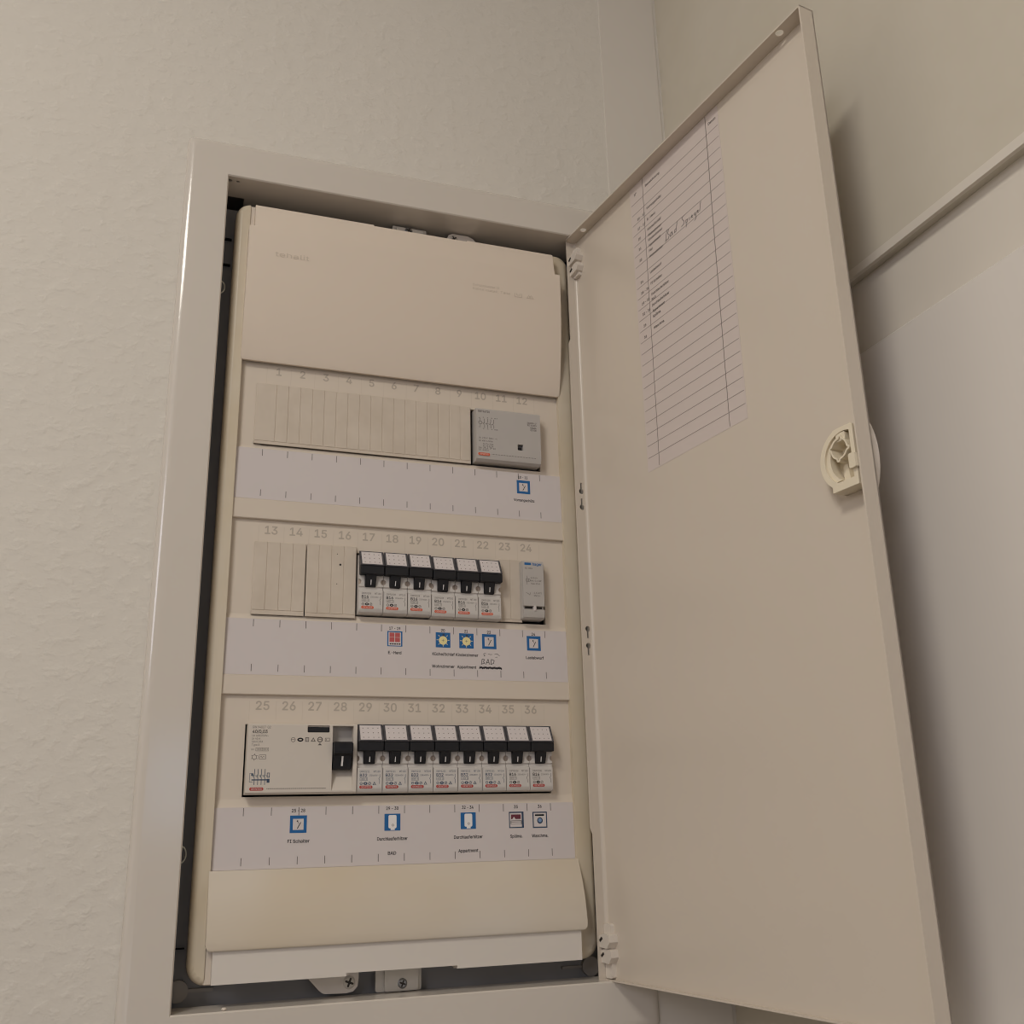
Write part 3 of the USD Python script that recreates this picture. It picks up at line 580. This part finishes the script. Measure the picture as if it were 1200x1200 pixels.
for s, xx, zz, w in (('EG 004', 193.2, 45.6, 6), ('230 V~', 197.6, 38.3, 5.6), ('min. 0,1 kW', 197.4, 36.2, 8.6), ('max 25 A', 197.8, 34.0, 7.0), ('1 A AC1', 199.8, 27.0, 6.2), ('250 V~', 199.8, 24.9, 5.2)):
    part('printed_line', on(text(s, 1.2, xx, zr + zz, 'l', w=w), FY), 'grey_ink', rel, smooth=False)
rs = [stroke([(194.6, zr + 39.6), (194.6, zr + 33.2)], .22), ring(195, zr + 36.4, 1.4, .22), ring(196.4, zr + 36.4, 1.0, .22), stroke([(193.8, zr + 26.8), (195.2, zr + 26.4)], .25), stroke([(195.2, zr + 26.4), (196.6, zr + 25.2), (197, zr + 27)], .25)]
part('wiring_diagram', cat(*[on(flat(g), FY) for g in rs]), 'grey_ink', rel, smooth=False)

# ------------------------------------------------------------------ paper label strips
def strip_y(r, z): return float(np.interp(z - STR[r], [-37.6, .5], [.35, 1.0])) - .15
def icon_frame(x, z): return sbox(x - 5.4, z - 5.4, x + 5.4, z + 5.4)
def strip(r, label, items):
    s0 = STR[r]
    t = thing('label_strip', label, 'label strip', (105, 0, s0 - 37.3))
    part('paper', exx([(strip_y(r, s0 + .4), s0 + .4), (strip_y(r, s0 - 37.3), s0 - 37.3), (strip_y(r, s0 - 37.3) + .12, s0 - 37.3), (strip_y(r, s0 + .4) + .12, s0 + .4)], X0 + .3, X1 - .3), 'paper', t)
    def put(m, z, k=0):
        v, f = arr(m); return trimesh.Trimesh(np.c_[v[:, 0], np.interp(v[:, 1] - s0, [-37.6, .5], [.35, 1.0]) - .14 - .03 * k - v[:, 2], v[:, 1]], f, process=False)
    tk = [put(flat(sbox(17.5 * k - .2, s0 - 5.0, 17.5 * k + .2, s0)), s0 - 2) for k in range(13)] + [put(flat(sbox(17.5 * k - .2, s0 - 35.1, 17.5 * k + .2, s0 - 30.3)), s0 - 33) for k in range(13)]
    part('tick_marks', cat(*tk), 'grey_ink', t, 'printed dividing ticks along both edges', smooth=False, kind='stuff')
    for it in items:
        if it[0] == 'text':
            _, s, h, x, z, w = it
            part('printed_text', put(text(s, h, x, z, bold=True, w=w), z), 'black_ink', t, smooth=False)
        elif it[0] == 'pen':
            part('handwriting', put(flat(it[1]), it[2]), 'pen_ink', t, it[3], smooth=False)
        else:
            kind, x, z = it
            F = lambda g, k: put(flat(g), z, k)
            fr = icon_frame(x, z)
            if kind == 'switch':
                i = part('pictogram', F(fr, 0), 'blue_ink', t, 'blue square switch pictogram', smooth=False)
                part('field', F(sbox(x - 3.5, z - 3.5, x + 3.4, z + 3.3), 1), 'paper', i, smooth=False)
                part('sign', F(stroke([(x - .5, z - 2.6), (x + 1.4, z + 1.0)], .5).union(Point(x - .6, z + 1.9).buffer(.5)).union(stroke([(x - .2, z + 1.3), (x - .2, z + .4)], .3)), 2), 'black_ink', i, smooth=False)
            elif kind == 'lamp':
                i = part('pictogram', F(fr, 0), 'blue_ink', t, 'blue square lamp pictogram with yellow disc', smooth=False)
                rays = shapely.union_all([stroke([(x + 3.6 * math.cos(a), z + 3.6 * math.sin(a)), (x + 4.6 * math.cos(a), z + 4.6 * math.sin(a))], .4) for a in np.arange(8) * math.pi / 4 if abs(a - math.pi / 2) > .1])
                part('disc', F(Point(x, z - .3).buffer(3.1).union(rays), 1), 'yellow_ink', i, smooth=False)
                part('sign', F(sbox(x - .4, z + 2.8, x + 1.2, z + 4.6).union(stroke([(x - .9, z - .3), (x + .9, z - .3)], .2)).union(stroke([(x, z - 1.2), (x, z + .6)], .2)), 2), 'teal_ink', i, smooth=False)
            elif kind == 'cooker':
                i = part('pictogram', F(fr, 0), 'blue_ink', t, 'blue framed cooker pictogram with red plates', smooth=False)
                part('field', F(sbox(x - 4.6, z - 4.8, x + 4.4, z + 4.6), 1), 'paper', i, smooth=False)
                part('plates', F(shapely.union_all([sbox(x + a - 1.75, z + b - 1.6, x + a + 1.75, z + b + 1.6) for a in (-2.1, 1.9) for b in (-.7, 2.7)]), 2), 'red_ink', i, smooth=False)
                part('sign', F(shapely.union_all([sbox(x - 3.6 + 1.6 * k, z - 4.1, x - 2.5 + 1.6 * k, z - 3.2) for k in range(5)]), 2), 'black_ink', i, smooth=False)
            elif kind == 'heater':
                i = part('pictogram', F(fr, 0), 'blue_ink', t, 'blue square water-heater pictogram', smooth=False)
                part('field', F(rr(x - 2.7, z - 3.9, x + 2.8, z + 4.6, 1).union(sbox(x - 1.2, z - 5, x + 1.6, z - 3.4)), 1), 'white_ink', i, smooth=False)
                part('sign', F(ring(x + .3, z - 1.9, .75, .25), 2), 'grey_ink', i, smooth=False)
            elif kind == 'dishwasher':
                i = part('pictogram', F(fr, 0), 'teal_ink', t, 'dark framed dishwasher pictogram', smooth=False)
                part('field', F(sbox(x - 4.7, z - 4.7, x + 3.9, z + 4.5), 1), 'paper', i, smooth=False)
                part('window', F(sbox(x - 3.9, z + .5, x + 3.2, z + 3.6).difference(Polygon([(x - 3, z + .5), (x - .6, z + .5), (x - 1.8, z + 2.1)])), 2), 'maroon_ink', i, smooth=False)
                part('drawer', F(sbox(x - 4.2, z - 3.0, x + 3.8, z - .4).difference(sbox(x - 3.8, z - 2.8, x + 3.4, z - .8)).union(stroke([(x - 4.2, z - 1.4), (x + 3.8, z - 1.4)], .3)), 2), 'grey_ink', i, smooth=False)
            else:
                i = part('pictogram', F(fr, 0), 'teal_ink', t, 'dark framed washing-machine pictogram', smooth=False)
                part('field', F(sbox(x - 4.6, z - 4.6, x + 4.6, z + 4.6), 1), 'paper', i, smooth=False)
                part('drum', F(Point(x, z - .5).buffer(2.1), 2), 'teal_ink', i, smooth=False)
                part('drum_glass', F(Point(x, z - .3).buffer(1.3), 3), 'light_blue_ink', i, smooth=False)
                part('sign', F(sbox(x - 3.6, z + 2.6, x + 3.2, z + 3.7), 2), 'black_ink', i, smooth=False)
    return t
T = lambda s, x, z, w=None, h=2.0: ('text', s, h, x, z, w)
strip(0, 'upper white label strip, blank but for one blue pictogram at its right end', [T('10 - 12', 196.2, -3.1, 7.6), ('switch', 196.5, -11.0), T('Vorrangschütz', 196.7, -21.7, 16.8)])
BADW = [[(0, 0), (.5, 2.8), (1.9, 2.6), (1.2, 1.5), (1.9, .6), (.1, .1)], [(2.6, 0), (3.9, 2.9), (4.6, .1)], [(2.9, 1.0), (4.4, 1.1)], [(5.4, 0), (5.8, 2.8), (7.4, 2.2), (7.0, .6), (5.4, .1)]]
sq_ = [[(0, 1.2), (.4, .4), (.2, 0), (.9, .1)], [(.3, 1.4), (1.2, 1.3)], [(2.5, 1.2), (3.6, .9), (4.6, 1.0)], [(6.0, 1.1), (7.4, 1.4), (8.6, .4)], [(6.4, -.4), (7.4, -.3)]]
zig = [(159.0 + .55 * k, -150.8 + (.55 if k % 2 else -.5) + .25 * math.sin(k)) for k in range(31)]
strip(1, 'middle white label strip with a row of pictograms and the handwritten word BAD', [T('17 - 19', 97, -123.8 - 1, 8), ('cooker', 97.1, -132.2), T('E.-Herd', 97.1, -142, 9.4),
    T('20', 132.1, -124.8, 2.9), ('lamp', 132.1, -131.8), T('Küche/Schlaf', 132.4, -141.9, 16.4), T('Wohnzimmer', 132.2, -150.6, 16.6),
    T('21', 149.3, -124.8, 2.6), ('lamp', 149.5, -131.8), T('Kinderzimmer', 149.8, -142.0, 16.6), T('Appartment', 149.4, -150.6, 14.2),
    T('22', 166.6, -124.9, 2.9), ('switch', 166.7, -131.7), ('pen', hand(sq_, 162.2, -142.4, 1.4, .3), -142, 'faint crossed-out scribble'), ('pen', hand(BADW, 160.4, -148.3, 1.32, .38), -146, 'handwritten word in black pen'), ('pen', stroke(zig, .75).union(stroke([(159.4, -150.8), (175.4, -150.9)], 1.0)), -151, 'thick black crossing-out'),
    T('24', 201.0, -125, 2.9), ('switch', 201.1, -131.8), T('Lastabwurf', 201.6, -142.4, 13.8)])
strip(2, 'lower white label strip naming the residual-current switch, water heaters and washing machine', [T('25 - 28', 34.7, -246.8, 8.6), ('switch', 34.9, -255.3), T('FI Schalter', 35.4, -265.7, 14),
    T('29 - 30', 96.7, -246.4, 8.4), ('heater', 96.8, -255.3), T('Durchlauferhitzer', 96.9, -265.7, 20.6), T('BAD', 96.7, -274.8, 5.6),
    T('32 - 34', 149.2, -246.6, 8.2), ('heater', 149.5, -255.4), T('Durchlauferhitzer', 149.4, -265.9, 20.4), T('Appartment', 149.2, -274.7, 14),
    T('35', 184.2, -246.8, 2.9), ('dishwasher', 184.3, -255.5), T('Spülma.', 183.9, -266.2, 9.0), T('36', 201.9, -246.8, 2.9), ('washer', 201.7, -255.8), T('Waschma.', 201.4, -266.3, 12.0)])

# ------------------------------------------------------------------ a crumb on the ledge
cr = trimesh.creation.icosphere(2, 1.0); cr.vertices = cr.vertices * (1.5, 1.2, .9) * (1 + .25 * (meshkit.noise(cr.vertices * 2.3, 3)[:, None] - .5)) + [-6.5, -14.5, OZ0 + .8]
single('plaster_crumb', cr, 'crumb', 'tiny pale plaster crumb on the bottom ledge of the white frame, near its left corner', 'crumb', origin=(-6.5, -14.5, OZ0))
